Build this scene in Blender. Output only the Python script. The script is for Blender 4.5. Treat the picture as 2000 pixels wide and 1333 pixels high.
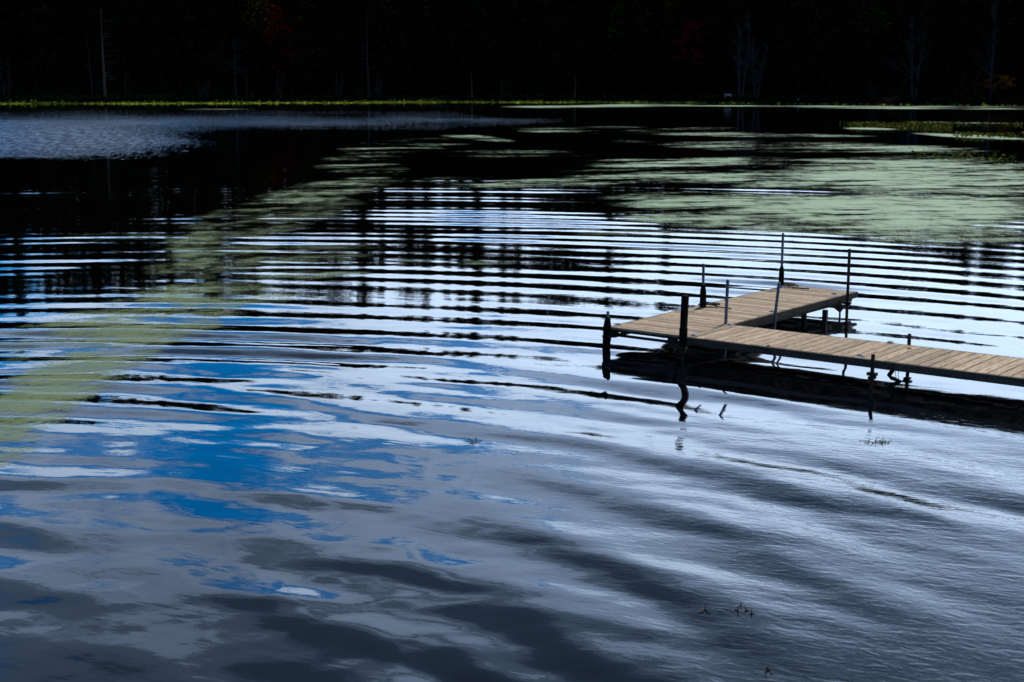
import bpy, math, random
import numpy as np

# ------------------------------------------------------------------ scene, camera, sky, sun
for o in list(bpy.data.objects):
    bpy.data.objects.remove(o, do_unlink=True)
sc = bpy.context.scene
COL = sc.collection
R = math.radians

FOC, PITCH, CAM_H = 2778.0, 0.177, 3.66          # focal length in px of the 2000 px photo; camera height over water
cam_d = bpy.data.cameras.new('camera')
cam_d.lens = 50.0
cam_d.sensor_width = 36.0
cam_d.clip_end = 6000
cam_d.clip_start = 0.2
cam_d.dof.use_dof = True
cam_d.dof.focus_distance = 21.0
cam_d.dof.aperture_fstop = 3.2
cam = bpy.data.objects.new('camera', cam_d)
COL.objects.link(cam)
cam.location = (0, 0, CAM_H)
cam.rotation_euler = (math.pi / 2 - PITCH, 0, 0)
sc.camera = cam

SUN_EL, SUN_AZ = 50.0, 28.0                      # beyond the far shore, to the right, behind thin cloud
world = bpy.data.worlds.new('World')
sc.world = world
world.use_nodes = True
wt = world.node_tree
wt.nodes.clear()


class NT:
    """small helper for node trees"""
    def __init__(self, tree):
        self.t = tree

    def n(self, kind, **kw):
        nd = self.t.nodes.new(kind)
        for k, v in kw.items():
            setattr(nd, k, v)
        return nd

    def l(self, a, b):
        self.t.links.new(a, b)

    def val(self, sock, v):
        if hasattr(v, 'is_linked') or hasattr(v, 'links'):
            self.t.links.new(v, sock)
        else:
            sock.default_value = v

    def math(self, op, a, b=0.0, c=0.0, clamp=False):
        nd = self.n('ShaderNodeMath', operation=op, use_clamp=clamp)
        self.val(nd.inputs[0], a)
        self.val(nd.inputs[1], b)
        self.val(nd.inputs[2], c)
        return nd.outputs[0]

    def vmath(self, op, a, b=None, s=None):
        nd = self.n('ShaderNodeVectorMath', operation=op)
        self.val(nd.inputs[0], a)
        if b is not None:
            self.val(nd.inputs[1], b)
        if s is not None:
            self.val(nd.inputs['Scale'], s)
        return nd.outputs[0]

    def noise(self, vec, scale, detail=4.0, rough=0.5, dist=0.0):
        nd = self.n('ShaderNodeTexNoise')
        if vec is not None:
            self.l(vec, nd.inputs['Vector'])
        nd.inputs['Scale'].default_value = scale
        nd.inputs['Detail'].default_value = detail
        nd.inputs['Roughness'].default_value = rough
        nd.inputs['Distortion'].default_value = dist
        return nd

    def ramp(self, fac, stops, interp='LINEAR'):
        nd = self.n('ShaderNodeValToRGB')
        el = nd.color_ramp.elements
        nd.color_ramp.interpolation = interp
        while len(el) > 1:
            el.remove(el[-1])
        el[0].position = stops[0][0]
        el[0].color = (*stops[0][1], 1)
        for p, c in stops[1:]:
            e = el.new(p)
            e.color = (*c, 1)
        self.l(fac, nd.inputs['Fac'])
        return nd.outputs['Color']

    def smooth(self, v, lo, hi):
        nd = self.n('ShaderNodeMapRange', interpolation_type='SMOOTHSTEP')
        self.val(nd.inputs['Value'], v)
        nd.inputs['From Min'].default_value = lo
        nd.inputs['From Max'].default_value = hi
        return nd.outputs['Result']

    def mixc(self, fac, a, b, blend='MIX'):
        nd = self.n('ShaderNodeMix', data_type='RGBA', blend_type=blend)
        self.val(nd.inputs[0], fac)
        self.val(nd.inputs[6], a)
        self.val(nd.inputs[7], b)
        return nd.outputs[2]


W = NT(wt)
w_out = W.n('ShaderNodeOutputWorld')
tc = W.n('ShaderNodeTexCoord')
sep = W.n('ShaderNodeSeparateXYZ')
W.l(tc.outputs['Generated'], sep.inputs[0])
zc = W.math('MAXIMUM', sep.outputs['Z'], 0.0)
den = W.math('ADD', zc, 0.16)
cmb = W.n('ShaderNodeCombineXYZ')
W.l(W.math('DIVIDE', sep.outputs['X'], den), cmb.inputs[0])
W.l(W.math('DIVIDE', sep.outputs['Y'], den), cmb.inputs[1])
plane = cmb.outputs[0]                           # direction projected on a flat cloud layer
cl_a = W.noise(plane, 1.3, 7.0, 0.55, 0.4).outputs['Fac']
cl_b = W.noise(W.vmath('ADD', plane, (13.1, 4.7, 2.0)), 0.55, 5.0, 0.5, 0.3).outputs['Fac']
cl_c = W.noise(W.vmath('ADD', plane, (3.3, 21.7, 5.0)), 7.0, 7.0, 0.62, 0.4).outputs['Fac']
# cloud tone: bright towards the horizon, heavy and grey overhead, broken by the noise
t = W.math('ADD', zc, W.math('MULTIPLY', W.math('SUBTRACT', cl_a, 0.5), 0.17))
t = W.math('ADD', t, W.math('MULTIPLY', W.math('SUBTRACT', cl_c, 0.5), 0.17))
tone = W.ramp(t, [(0.0, (0.58, 0.70, 0.89)), (0.10, (0.60, 0.73, 0.94)), (0.15, (0.72, 0.90, 1.14)), (0.215, (0.80, 1.00, 1.29)),
                  (0.248, (0.62, 0.80, 1.08)), (0.262, (0.45, 0.60, 0.85)), (0.325, (0.36, 0.49, 0.72)),
                  (0.340, (0.17, 0.245, 0.365)), (0.385, (0.15, 0.225, 0.345)), (0.405, (0.075, 0.12, 0.20)), (0.58, (0.075, 0.12, 0.19)), (1.0, (0.17, 0.21, 0.29))])
# cloud is brighter on the sun's side of the sky
sd = W.n('ShaderNodeVectorMath', operation='DOT_PRODUCT')
W.l(tc.outputs['Generated'], sd.inputs[0])
sd.inputs[1].default_value = (math.sin(R(SUN_AZ)), math.cos(R(SUN_AZ)), 0.0)
lit = W.math('MULTIPLY_ADD', W.smooth(sd.outputs['Value'], 0.70, 1.0), 0.42, 0.78)
tone = W.vmath('SCALE', tone, s=lit)
sky = W.n('ShaderNodeTexSky', sky_type='NISHITA')
sky.sun_disc = False
sky.sun_elevation = R(SUN_EL)
sky.sun_rotation = R(SUN_AZ)
sky.air_density = 1.0
sky.dust_density = 0.2
sky.ozone_density = 6.0
deep = W.mixc(1.0, sky.outputs[0], (0.0, 0.62, 1.02, 1), 'MULTIPLY')   # clear, polarised blue
bg_sky = W.n('ShaderNodeBackground')
W.l(deep, bg_sky.inputs[0])
bg_sky.inputs[1].default_value = 0.08
bg_cl = W.n('ShaderNodeBackground')
W.l(tone, bg_cl.inputs[0])
bg_cl.inputs[1].default_value = 1.0
# openings in the cloud: broad ones towards the left (west), and a thin gap between the low bright bank and the grey sheet
west = W.math('ADD', W.math('MULTIPLY', sep.outputs['X'], -1.0), W.math('MULTIPLY', W.math('SUBTRACT', cl_b, 0.5), 0.9))
band = W.math('MULTIPLY', W.smooth(t, 0.222, 0.230), W.math('SUBTRACT', 1.0, W.smooth(t, 0.252, 0.266)))
band = W.math('MULTIPLY', band, W.smooth(west, -0.06, 0.10))
gap = W.math('ADD', cl_b, W.math('MULTIPLY', sep.outputs['X'], -0.62))
gap = W.math('ADD', gap, W.math('MULTIPLY', W.math('SUBTRACT', cl_a, 0.5), 0.35))
gap = W.math('ADD', gap, W.math('MULTIPLY', W.math('SUBTRACT', cl_c, 0.5), 0.30))
gap = W.math('ADD', gap, W.math('MULTIPLY', W.smooth(zc, 0.33, 0.46), 0.10))
lw = W.math('MULTIPLY', W.smooth(W.math('MULTIPLY', sep.outputs['X'], -1.0), 0.0, 0.30), W.math('SUBTRACT', 1.0, W.smooth(zc, 0.12, 0.22)))
gap = W.math('ADD', gap, W.math('MULTIPLY', lw, 0.12))
gapm = W.math('MULTIPLY', W.math('MAXIMUM', W.smooth(gap, 0.70, 0.755), W.math('MULTIPLY', band, 0.9)), W.smooth(zc, 0.03, 0.11))
mx = W.n('ShaderNodeMixShader')
W.l(gapm, mx.inputs[0])
W.l(bg_cl.outputs[0], mx.inputs[1])
W.l(bg_sky.outputs[0], mx.inputs[2])
W.l(mx.outputs[0], w_out.inputs[0])

sun_d = bpy.data.lights.new('sun', 'SUN')
sun_d.energy = 3.0
sun_d.angle = R(8)
sun_d.color = (1.0, 0.95, 0.88)
sun = bpy.data.objects.new('sun', sun_d)
COL.objects.link(sun)
sun.rotation_euler = (-(math.pi / 2 - R(SUN_EL)), 0, -R(SUN_AZ))
sun.location = (40, 60, 80)

sc.view_settings.view_transform = 'Standard'
sc.view_settings.look = 'None'
sc.view_settings.exposure = 0.0
sc.view_settings.gamma = 1.0
sc.view_settings.use_curve_mapping = False
sc.render.engine = 'CYCLES'
sc.cycles.use_denoising = True
sc.cycles.max_bounces = 6
sc.cycles.transparent_max_bounces = 8
sc.cycles.caustics_reflective = False
sc.cycles.caustics_refractive = False

# ------------------------------------------------------------------ helpers
CP, SP = math.cos(PITCH), math.sin(PITCH)


def ray(px, py):
    x = (np.asarray(px, float) - 1000.0) / FOC
    y = -(np.asarray(py, float) - 666.5) / FOC
    return x, CP + y * SP, -SP + y * CP


def ground(px, py, z=0.0):
    """where the sight line through a photo pixel meets the level z"""
    dx, dy, dz = ray(px, py)
    t = (z - CAM_H) / dz
    return dx * t, dy * t


def at_depth(px, py, Y):
    dx, dy, dz = ray(px, py)
    t = Y / dy
    return (float(dx * t), float(Y), float(CAM_H + dz * t))


def to_px(x, y, z=0.0):
    dz = z - CAM_H
    f = y * CP - dz * SP
    u = y * SP + dz * CP
    return 1000 + FOC * x / f, 666.5 - FOC * u / f


def tag(o, label=None, cat=None, group=None, kind=None):
    if label: o['label'] = label
    if cat: o['category'] = cat
    if group: o['group'] = group
    if kind: o['kind'] = kind
    return o


def empty(name, loc=(0, 0, 0), rz=0.0):
    o = bpy.data.objects.new(name, None)
    o.location = loc
    o.rotation_euler = (0, 0, rz)
    o.empty_display_size = 0.2
    COL.objects.link(o)
    return o


class MB:
    """collects shapes of one mesh"""
    def __init__(self):
        self.v, self.f = [], []

    def add(self, vs, fs):
        b = len(self.v)
        self.v += [tuple(p) for p in vs]
        self.f += [tuple(i + b for i in f) for f in fs]
        return self

    def box(self, x0, x1, y0, y1, z0, z1, bev=0.0):
        if bev <= 0:
            vs = [(x, y, z) for z in (z0, z1) for x, y in ((x0, y0), (x1, y0), (x1, y1), (x0, y1))]
            return self.add(vs, [(3, 2, 1, 0), (4, 5, 6, 7), (0, 1, 5, 4), (1, 2, 6, 5), (2, 3, 7, 6), (3, 0, 4, 7)])
        b = bev
        rings = []
        for z, e in ((z0, b), (z0 + b, 0), (z1 - b, 0), (z1, b)):
            rings.append([(x0 + e, y0 + e, z), (x1 - e, y0 + e, z), (x1 - e, y1 - e, z), (x0 + e, y1 - e, z)])
        vs = [p for r in rings for p in r]
        fs = [(3, 2, 1, 0), (12, 13, 14, 15)]
        for k in range(3):
            for i in range(4):
                j = (i + 1) % 4
                fs.append((k * 4 + i, k * 4 + j, k * 4 + 4 + j, k * 4 + 4 + i))
        return self.add(vs, fs)

    def tube(self, pts, rad, n=8, cap=True):
        pts = [np.array(p, float) for p in pts]
        rad = [rad] * len(pts) if not hasattr(rad, '__len__') else rad
        vs, fs = [], []
        for i, p in enumerate(pts):
            d = pts[min(i + 1, len(pts) - 1)] - pts[max(i - 1, 0)]
            d /= (np.linalg.norm(d) + 1e-9)
            a = np.array((1., 0, 0)) if abs(d[0]) < 0.8 else np.array((0, 1., 0))
            u = np.cross(d, a); u /= np.linalg.norm(u)
            w = np.cross(d, u)
            for k in range(n):
                an = 2 * math.pi * k / n
                vs.append(p + rad[i] * (math.cos(an) * u + math.sin(an) * w))
        for i in range(len(pts) - 1):
            for k in range(n):
                j = (k + 1) % n
                fs.append((i * n + k, (i + 1) * n + k, (i + 1) * n + j, i * n + j))
        if cap:
            fs.append(tuple(range(n)))
            fs.append(tuple(reversed(range((len(pts) - 1) * n, len(pts) * n))))
        return self.add(vs, fs)

    def mesh(self, name, mat, smooth=False):
        me = bpy.data.meshes.new(name)
        me.from_pydata(self.v, [], self.f)
        me.materials.append(mat)
        if smooth:
            me.polygons.foreach_set('use_smooth', [True] * len(me.polygons))
        me.update()
        return me

    def build(self, name, mat, parent=None, smooth=False):
        return link(name, self.mesh(name, mat, smooth), parent)


def link(name, me, parent=None, loc=None, rz=None):
    o = bpy.data.objects.new(name, me)
    COL.objects.link(o)
    if parent is not None:
        o.parent = parent
    if loc is not None:
        o.location = loc
    if rz is not None:
        o.rotation_euler = (0, 0, rz)
    return o


def np_mesh(name, verts, faces, mat, smooth=False):
    """verts (N,3), faces (M,k) of one size k"""
    me = bpy.data.meshes.new(name)
    nf, k = faces.shape
    me.vertices.add(len(verts))
    me.vertices.foreach_set('co', np.ascontiguousarray(verts, np.float32).ravel())
    me.loops.add(nf * k)
    me.loops.foreach_set('vertex_index', np.ascontiguousarray(faces, np.int32).ravel())
    me.polygons.add(nf)
    me.polygons.foreach_set('loop_start', np.arange(0, nf * k, k, dtype=np.int32))
    me.polygons.foreach_set('loop_total', np.full(nf, k, np.int32))
    me.polygons.foreach_set('use_smooth', np.full(nf, smooth))
    me.materials.append(mat)
    me.update(calc_edges=True)
    return me


def vnoise(x, y, seed=0):
    """smooth value noise in 0..1"""
    xi, yi = np.floor(x).astype(np.int64), np.floor(y).astype(np.int64)
    fx, fy = x - xi, y - yi
    fx, fy = fx * fx * (3 - 2 * fx), fy * fy * (3 - 2 * fy)

    def h(a, b):
        n = (a * 374761393 + b * 668265263 + seed * 1274126177) & 0x7fffffff
        n = ((n ^ (n >> 13)) * 1274126177) & 0x7fffffff
        return ((n ^ (n >> 16)) & 0xffff) / 65535.0
    return (h(xi, yi) * (1 - fx) + h(xi + 1, yi) * fx) * (1 - fy) + (h(xi, yi + 1) * (1 - fx) + h(xi + 1, yi + 1) * fx) * fy


def fbm(x, y, seed=0, octv=4):
    s, a, tot = 0, 1.0, 0
    for k in range(octv):
        s = s + a * vnoise(x * 2 ** k, y * 2 ** k, seed + 17 * k)
        tot += a
        a *= 0.55
    return s / tot


# ------------------------------------------------------------------ materials
def new_mat(name):
    m = bpy.data.materials.new(name)
    m.use_nodes = True
    m.node_tree.nodes.clear()
    N = NT(m.node_tree)
    return m, N, N.n('ShaderNodeOutputMaterial')


def plain(name, col, rough=0.8, var=0.35, scale=6.0, metal=0.0, spec=0.3, stretch=None):
    m, N, out = new_mat(name)
    b = N.n('ShaderNodeBsdfPrincipled')
    tcn = N.n('ShaderNodeTexCoord')
    vec = tcn.outputs['Object']
    if stretch:
        vec = N.vmath('MULTIPLY', vec, stretch)
    nz = N.noise(vec, scale, 5.0, 0.6)
    lo = tuple(c * (1 - var) for c in col)
    hi = tuple(min(1, c * (1 + var)) for c in col)
    N.l(N.ramp(nz.outputs['Fac'], [(0.3, lo), (0.7, hi)]), b.inputs['Base Color'])
    b.inputs['Roughness'].default_value = rough
    b.inputs['Metallic'].default_value = metal
    b.inputs['Specular IOR Level'].default_value = spec
    bp = N.n('ShaderNodeBump')
    bp.inputs['Strength'].default_value = 0.35
    bp.inputs['Distance'].default_value = 0.01
    N.l(nz.outputs['Fac'], bp.inputs['Height'])
    N.l(bp.outputs[0], b.inputs['Normal'])
    N.l(b.outputs[0], out.inputs[0])
    return m


def leafy(name, col, col2):
    """leaf colour that differs from clump to clump"""
    m, N, out = new_mat(name)
    d = N.n('ShaderNodeBsdfDiffuse')
    g = N.n('ShaderNodeNewGeometry')
    oi = N.n('ShaderNodeObjectInfo')
    f = N.math('ADD', N.math('MULTIPLY', g.outputs['Random Per Island'], 0.7), N.math('MULTIPLY', oi.outputs['Random'], 0.3))
    N.l(N.ramp(f, [(0.0, col), (1.0, col2)]), d.inputs['Color'])
    N.l(d.outputs[0], out.inputs[0])
    return m


def wood(name, c_a, c_b, c_dark):
    m, N, out = new_mat(name)
    b = N.n('ShaderNodeBsdfPrincipled')
    tcn = N.n('ShaderNodeTexCoord')
    oi = N.n('ShaderNodeObjectInfo')
    off = N.n('ShaderNodeCombineXYZ')
    N.l(N.math('MULTIPLY', oi.outputs['Random'], 57.0), off.inputs[0])
    N.l(N.math('MULTIPLY', oi.outputs['Random'], 31.0), off.inputs[1])
    p = N.vmath('ADD', tcn.outputs['Object'], off.outputs[0])
    grain = N.noise(N.vmath('MULTIPLY', p, (3.0, 60.0, 60.0)), 1.0, 6.0, 0.65, 0.6).outputs['Fac']
    blot = N.noise(N.vmath('MULTIPLY', p, (4.0, 12.0, 12.0)), 1.0, 5.0, 0.6, 0.5).outputs['Fac']
    wet = N.noise(N.vmath('MULTIPLY', p, (9.0, 22.0, 9.0)), 1.0, 3.0, 0.5, 0.2).outputs['Fac']
    tonef = N.math('ADD', N.math('MULTIPLY', oi.outputs['Random'], 0.95), N.math('MULTIPLY', blot, 0.75))
    tonef = N.math('SUBTRACT', tonef, 0.32)
    base = N.ramp(tonef, [(0.0, c_b), (0.55, c_a), (1.0, tuple(min(1, c * 1.22) for c in c_a))])
    base = N.mixc(N.smooth(grain, 0.46, 0.66), base, (*c_dark, 1))
    base = N.mixc(N.math('MULTIPLY', N.smooth(wet, 0.56, 0.68), 0.65), base, (*c_dark, 1))
    N.l(base, b.inputs['Base Color'])
    b.inputs['Roughness'].default_value = 0.75
    b.inputs['Specular IOR Level'].default_value = 0.25
    bp = N.n('ShaderNodeBump')
    bp.inputs['Strength'].default_value = 0.6
    bp.inputs['Distance'].default_value = 0.004
    N.l(grain, bp.inputs['Height'])
    N.l(bp.outputs[0], b.inputs['Normal'])
    N.l(b.outputs[0], out.inputs[0])
    return m


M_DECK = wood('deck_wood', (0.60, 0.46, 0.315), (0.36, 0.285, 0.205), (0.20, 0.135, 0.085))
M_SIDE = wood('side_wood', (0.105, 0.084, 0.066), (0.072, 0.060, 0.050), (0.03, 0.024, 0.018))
M_UNDER = plain('dark_frame', (0.012, 0.010, 0.009), 0.6)  # near-black frame parts below the deck
M_PIPE = plain('galvanised_pipe', (0.10, 0.12, 0.145), 0.45, 0.5, 14.0, 0.55)
M_RUST = plain('rusty_pipe', (0.05, 0.033, 0.028), 0.8, 0.6, 14.0, 0.0, 0.15)
M_SLEEVE = plain('black_sleeve', (0.005, 0.005, 0.006), 0.8, 0.4, 10.0, 0.0, 0.08)
M_PLATE = plain('pale_plate', (0.52, 0.58, 0.68), 0.4, 0.25, 30.0)
M_ROPE = plain('old_rope', (0.10, 0.09, 0.07), 0.95, 0.5, 60.0)
M_BARK = plain('dark_bark', (0.010, 0.009, 0.008), 1.0, 0.4, 2.0, 0.0, 0.0, (4, 4, 0.6))
M_PALE = plain('pale_bark', (0.10, 0.088, 0.082), 1.0, 0.6, 1.2, 0.0, 0.0, (2, 2, 0.5))
M_GREYB = plain('grey_bark', (0.034, 0.033, 0.042), 1.0, 0.4, 2.0, 0.0, 0.0)
M_TWIG = plain('silver_twigs', (0.052, 0.051, 0.066), 1.0, 0.4, 2.0, 0.0, 0.0)
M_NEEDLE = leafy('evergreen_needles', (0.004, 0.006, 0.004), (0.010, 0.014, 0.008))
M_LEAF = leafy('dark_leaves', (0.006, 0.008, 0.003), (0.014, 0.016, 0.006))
M_GREENL = leafy('green_leaves', (0.012, 0.03, 0.004), (0.03, 0.06, 0.01))
M_YELLOW = leafy('yellow_leaves', (0.02, 0.018, 0.002), (0.075, 0.056, 0.006))
M_RED = leafy('red_leaves', (0.04, 0.002, 0.005), (0.15, 0.005, 0.014))
M_ORANGE = leafy('orange_leaves', (0.07, 0.03, 0.004), (0.30, 0.13, 0.015))
M_RUSSET = leafy('russet_leaves', (0.012, 0.007, 0.004), (0.035, 0.02, 0.01))
M_LIME = leafy('lime_waterweed', (0.20, 0.28, 0.025), (0.38, 0.46, 0.06))
M_BANK = leafy('bank_grass', (0.008, 0.02, 0.004), (0.025, 0.05, 0.008))
M_LILY = leafy('lily_leaves', (0.07, 0.07, 0.008), (0.24, 0.22, 0.04))
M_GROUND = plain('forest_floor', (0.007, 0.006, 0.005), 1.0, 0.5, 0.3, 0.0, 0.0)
M_BENCH = plain('white_bench_paint', (0.36, 0.36, 0.40), 0.7, 0.2, 8.0)
M_SPRIG = plain('dead_weed', (0.07, 0.052, 0.04), 0.9)
M_FALLEN = leafy('fallen_leaf', (0.45, 0.20, 0.02), (0.5, 0.3, 0.03))

# duckweed: film of floating leaves, pale green from sky sheen painted into the colour
M_DUCK, N, out = new_mat('duckweed_film')
b = N.n('ShaderNodeBsdfPrincipled')
g = N.n('ShaderNodeNewGeometry')
at = N.n('ShaderNodeAttribute', attribute_name='tint')
de = N.n('ShaderNodeAttribute', attribute_name='cover')
sp = N.noise(N.vmath('MULTIPLY', g.outputs['Position'], (26.0, 16.0, 1.0)), 1.0, 4.0, 0.7)
sp2 = N.noise(N.vmath('MULTIPLY', g.outputs['Position'], (2.2, 0.9, 1.0)), 1.0, 4.0, 0.65, 0.4)
pale = N.ramp(sp.outputs['Fac'], [(0.3, (0.30, 0.45, 0.28)), (0.7, (0.50, 0.70, 0.47))])
oliv = N.ramp(sp.outputs['Fac'], [(0.3, (0.18, 0.25, 0.08)), (0.7, (0.36, 0.46, 0.20))])
N.l(N.mixc(at.outputs['Fac'], oliv, pale), b.inputs['Base Color'])
b.inputs['Roughness'].default_value = 0.6
b.inputs['Specular IOR Level'].default_value = 0.2
# single leaves: cover where the speckle noise lies under the local density
al = N.math('ADD', N.math('SUBTRACT', de.outputs['Fac'], 0.5), N.math('MULTIPLY', N.math('SUBTRACT', sp2.outputs['Fac'], 0.5), 1.1))
al = N.math('ADD', al, N.math('MULTIPLY', N.math('SUBTRACT', 0.5, sp.outputs['Fac']), 1.6))
al = N.math('MULTIPLY', N.smooth(al, -0.45, 0.30), N.math('MULTIPLY_ADD', at.outputs['Fac'], 0.36, 0.50))
al = N.math('MULTIPLY', al, N.smooth(de.outputs['Fac'], 0.03, 0.18))
tr = N.n('ShaderNodeBsdfTransparent')
mx2 = N.n('ShaderNodeMixShader')
N.l(al, mx2.inputs[0])
N.l(tr.outputs[0], mx2.inputs[1])
N.l(b.outputs[0], mx2.inputs[2])
N.l(mx2.outputs[0], out.inputs[0])

# water
M_WATER, N, out = new_mat('pond_water')
geo = N.n('ShaderNodeNewGeometry')
pos = geo.outputs['Position']
a_rip = N.n('ShaderNodeAttribute', attribute_name='ripple').outputs['Fac']
a_wind = N.n('ShaderNodeAttribute', attribute_name='wind').outputs['Fac']
rot = N.n('ShaderNodeVectorRotate', rotation_type='Z_AXIS')
N.l(pos, rot.inputs['Vector'])
rot.inputs['Angle'].default_value = R(24)
rp = rot.outputs[0]
n1 = N.noise(N.vmath('MULTIPLY', rp, (5.5, 12.0, 1.0)), 1.0, 3.0, 0.55, 0.8).outputs['Fac']
n2 = N.noise(N.vmath('MULTIPLY', rp, (0.9, 2.6, 1.0)), 1.0, 3.0, 0.5, 0.6).outputs['Fac']
n3 = N.noise(N.vmath('MULTIPLY', pos, (9.0, 0.55, 1.0)), 1.0, 2.0, 0.55, 0.2).outputs['Fac']
h = N.math('MULTIPLY', N.math('MULTIPLY', n1, a_rip), 0.0026)
h = N.math('ADD', h, N.math('MULTIPLY', n2, 0.0022))
bp = N.n('ShaderNodeBump')
bp.inputs['Strength'].default_value = 1.0
bp.inputs['Distance'].default_value = 1.0
N.l(h, bp.inputs['Height'])
# wind-ruffled patches: short steep facets leaning towards the near shore
tilt = N.n('ShaderNodeCombineXYZ')
facet = N.math('MULTIPLY', N.smooth(N.math('ADD', n3, N.math('MULTIPLY', a_wind, 0.42)), 0.665, 0.75), N.smooth(a_wind, 0.03, 0.15))
N.l(N.math('MULTIPLY', facet, N.math('MULTIPLY_ADD', n3, -0.5, 0.05)), tilt.inputs[1])
wn = N.vmath('NORMALIZE', N.vmath('ADD', bp.outputs[0], tilt.outputs[0]))
fr = N.n('ShaderNodeFresnel')
fr.inputs['IOR'].default_value = 1.33
N.l(wn, fr.inputs['Normal'])
fac = N.math('MULTIPLY', fr.outputs[0], 2.3, clamp=True)
gl = N.n('ShaderNodeBsdfGlossy')
gl.inputs['Color'].default_value = (0.93, 0.96, 1.0, 1)
N.l(N.math('ADD', 0.012, N.math('MULTIPLY', a_wind, 0.10)), gl.inputs['Roughness'])
N.l(wn, gl.inputs['Normal'])
df = N.n('ShaderNodeBsdfDiffuse')
df.inputs['Color'].default_value = (0.0015, 0.003, 0.006, 1)
ms = N.n('ShaderNodeMixShader')
N.l(fac, ms.inputs[0])
N.l(df.outputs[0], ms.inputs[1])
N.l(gl.outputs[0], ms.inputs[2])
N.l(ms.outputs[0], out.inputs[0])

# ------------------------------------------------------------------ water
wr = np.random.RandomState(11)
COMP = []


def train(n, lam, sig, slope, jit):
    for _ in range(n):
        L = lam * math.exp(wr.normal(0, sig))
        k = 2 * math.pi / L
        COMP.append((-7 + wr.normal(0, jit), 4.0 + wr.normal(0, jit), k, slope * math.sqrt(2.0 / n) / k, wr.uniform(0, 6.283)))


train(18, 1.22, 0.19, 0.0255, 2.4)
train(10, 0.70, 0.22, 0.0135, 2.8)
train(10, 0.40, 0.25, 0.0085, 12.0)
train(6, 1.45, 0.12, 0.0270, 1.0)
train(4, 3.6, 0.25, 0.0035, 6.0)


def wave(x, y):
    hgt = np.zeros_like(x)
    r = np.hypot(x, y)
    for cx, cy, k, a, ph in COMP:
        f = np.clip(1.2 - r * k / (2 * math.pi) / 95.0, 0, 1)
        hgt += a * f * np.sin(k * np.hypot(x - cx, y - cy) + ph)
    grp = np.clip(1.0 + 3.0 * (fbm(x / 5.0 + 5, y / 6.5, 3, 3) - 0.5), 0.25, 2.0)
    grp = grp * (1 - 0.35 * np.clip((x / np.maximum(y, 1.0) - 0.10) / 0.2, 0, 1))       # calmer in the lee on the right
    grp = grp * (1 + 0.55 * np.clip((17.0 - r) / 7.0, 0, 1))
    return hgt * grp * np.clip(1.22 - r / 100.0, 0.2, 1.0)


rows = np.concatenate([[2.0], np.exp(np.linspace(math.log(4.0), math.log(430.0), 1080))])
a_in = np.radians(np.linspace(-29, 29, 440))
a_out = np.radians(np.linspace(29, 331, 70))[1:-1]
ang = np.concatenate([a_in, a_out])
RR, AA = np.meshgrid(rows, ang, indexing='ij')
X, Y = RR * np.sin(AA), RR * np.cos(AA)
Z = wave(X, Y)
nr, na = X.shape
V = np.stack([X, Y, Z], -1).reshape(-1, 3)
ii, jj = np.meshgrid(np.arange(nr - 1), np.arange(na), indexing='ij')
j2 = (jj + 1) % na
F = np.stack([ii * na + jj, ii * na + j2, (ii + 1) * na + j2, (ii + 1) * na + jj], -1).reshape(-1, 4)[:, ::-1]
F = F if np.cross(V[F[5000, 1]] - V[F[5000, 0]], V[F[5000, 2]] - V[F[5000, 0]])[2] > 0 else F[:, ::-1]
w_me = np_mesh('water', V, F, M_WATER, True)
px, py = to_px(V[:, 0], np.maximum(V[:, 1], 0.5), 0.0)
front = V[:, 1] > 1
# wind patches (ruffled water) on the far left, and fine ripples on the near right
nn = fbm(px / 170.0, py / 9.0, 5, 4)
p1 = np.clip(1 - np.abs(py - 276) / 44.0, 0, 1) * np.clip((460 - px) / 300.0, 0, 1)
p2 = np.clip(1 - np.abs(py - 236) / 26.0, 0, 1) * np.clip((1250 - px) / 700.0, 0, 1)
wind = np.clip(1.5 * p1 + 0.62 * p2 + (nn - 0.5) * 0.55 - 0.05, 0, 1) * np.clip((p1 + p2) * 3, 0, 1)
wind = np.where(front & (px > -900), wind, 0)
rp_ = np.clip((px - 900) / 700.0, 0, 1) * np.clip((py - 770) / 130.0, 0, 1)
rp_ = np.clip(0.14 + rp_ * (0.4 + 1.2 * fbm(V[:, 0] / 1.3, V[:, 1] / 2.5, 9, 3)), 0, 1.4)
for nm, arr in (('wind', wind), ('ripple', rp_)):
    a = w_me.attributes.new(nm, 'FLOAT', 'POINT')
    a.data.foreach_set('value', np.ascontiguousarray(arr, np.float32))
water = link('water', w_me)
tag(water, 'dark rippled pond water reflecting the black wood and cloudy sky', 'water', kind='structure')

# ------------------------------------------------------------------ ground: pond bed, far bank and wooded hill, one sheet
SH_PX = [(-1500, 203.4), (0, 202.4), (300, 202.2), (600, 200.8), (900, 199.6), (1150, 199.8), (1400, 201.2), (1700, 203.5), (2000, 206.0), (3600, 211)]
sx, sy = ground(np.array([p[0] for p in SH_PX]), np.array([p[1] for p in SH_PX]))


def shore(x):
    return np.interp(x, sx, sy)


def terrain(x, y):
    d = y - shore(x)
    z = np.where(d < 0, np.clip(d * 0.15, -1.6, 0), 0.0)
    up = np.clip(d, 0, None)
    z = z + 1.25 * (1 - np.exp(-up / 5.0)) + np.clip(up - 16, 0, 95) * np.interp(x, [-140, 0, 28, 60, 110], [0.36, 0.40, 0.38, 0.30, 0.29]) + np.clip(up - 111, 0, 4000) * 0.01
    return z + np.where(d > 4, (fbm(x / 11.0, y / 11.0, 21, 3) - 0.5) * 0.9 * np.clip((d - 4) / 10, 0, 1), 0)


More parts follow.
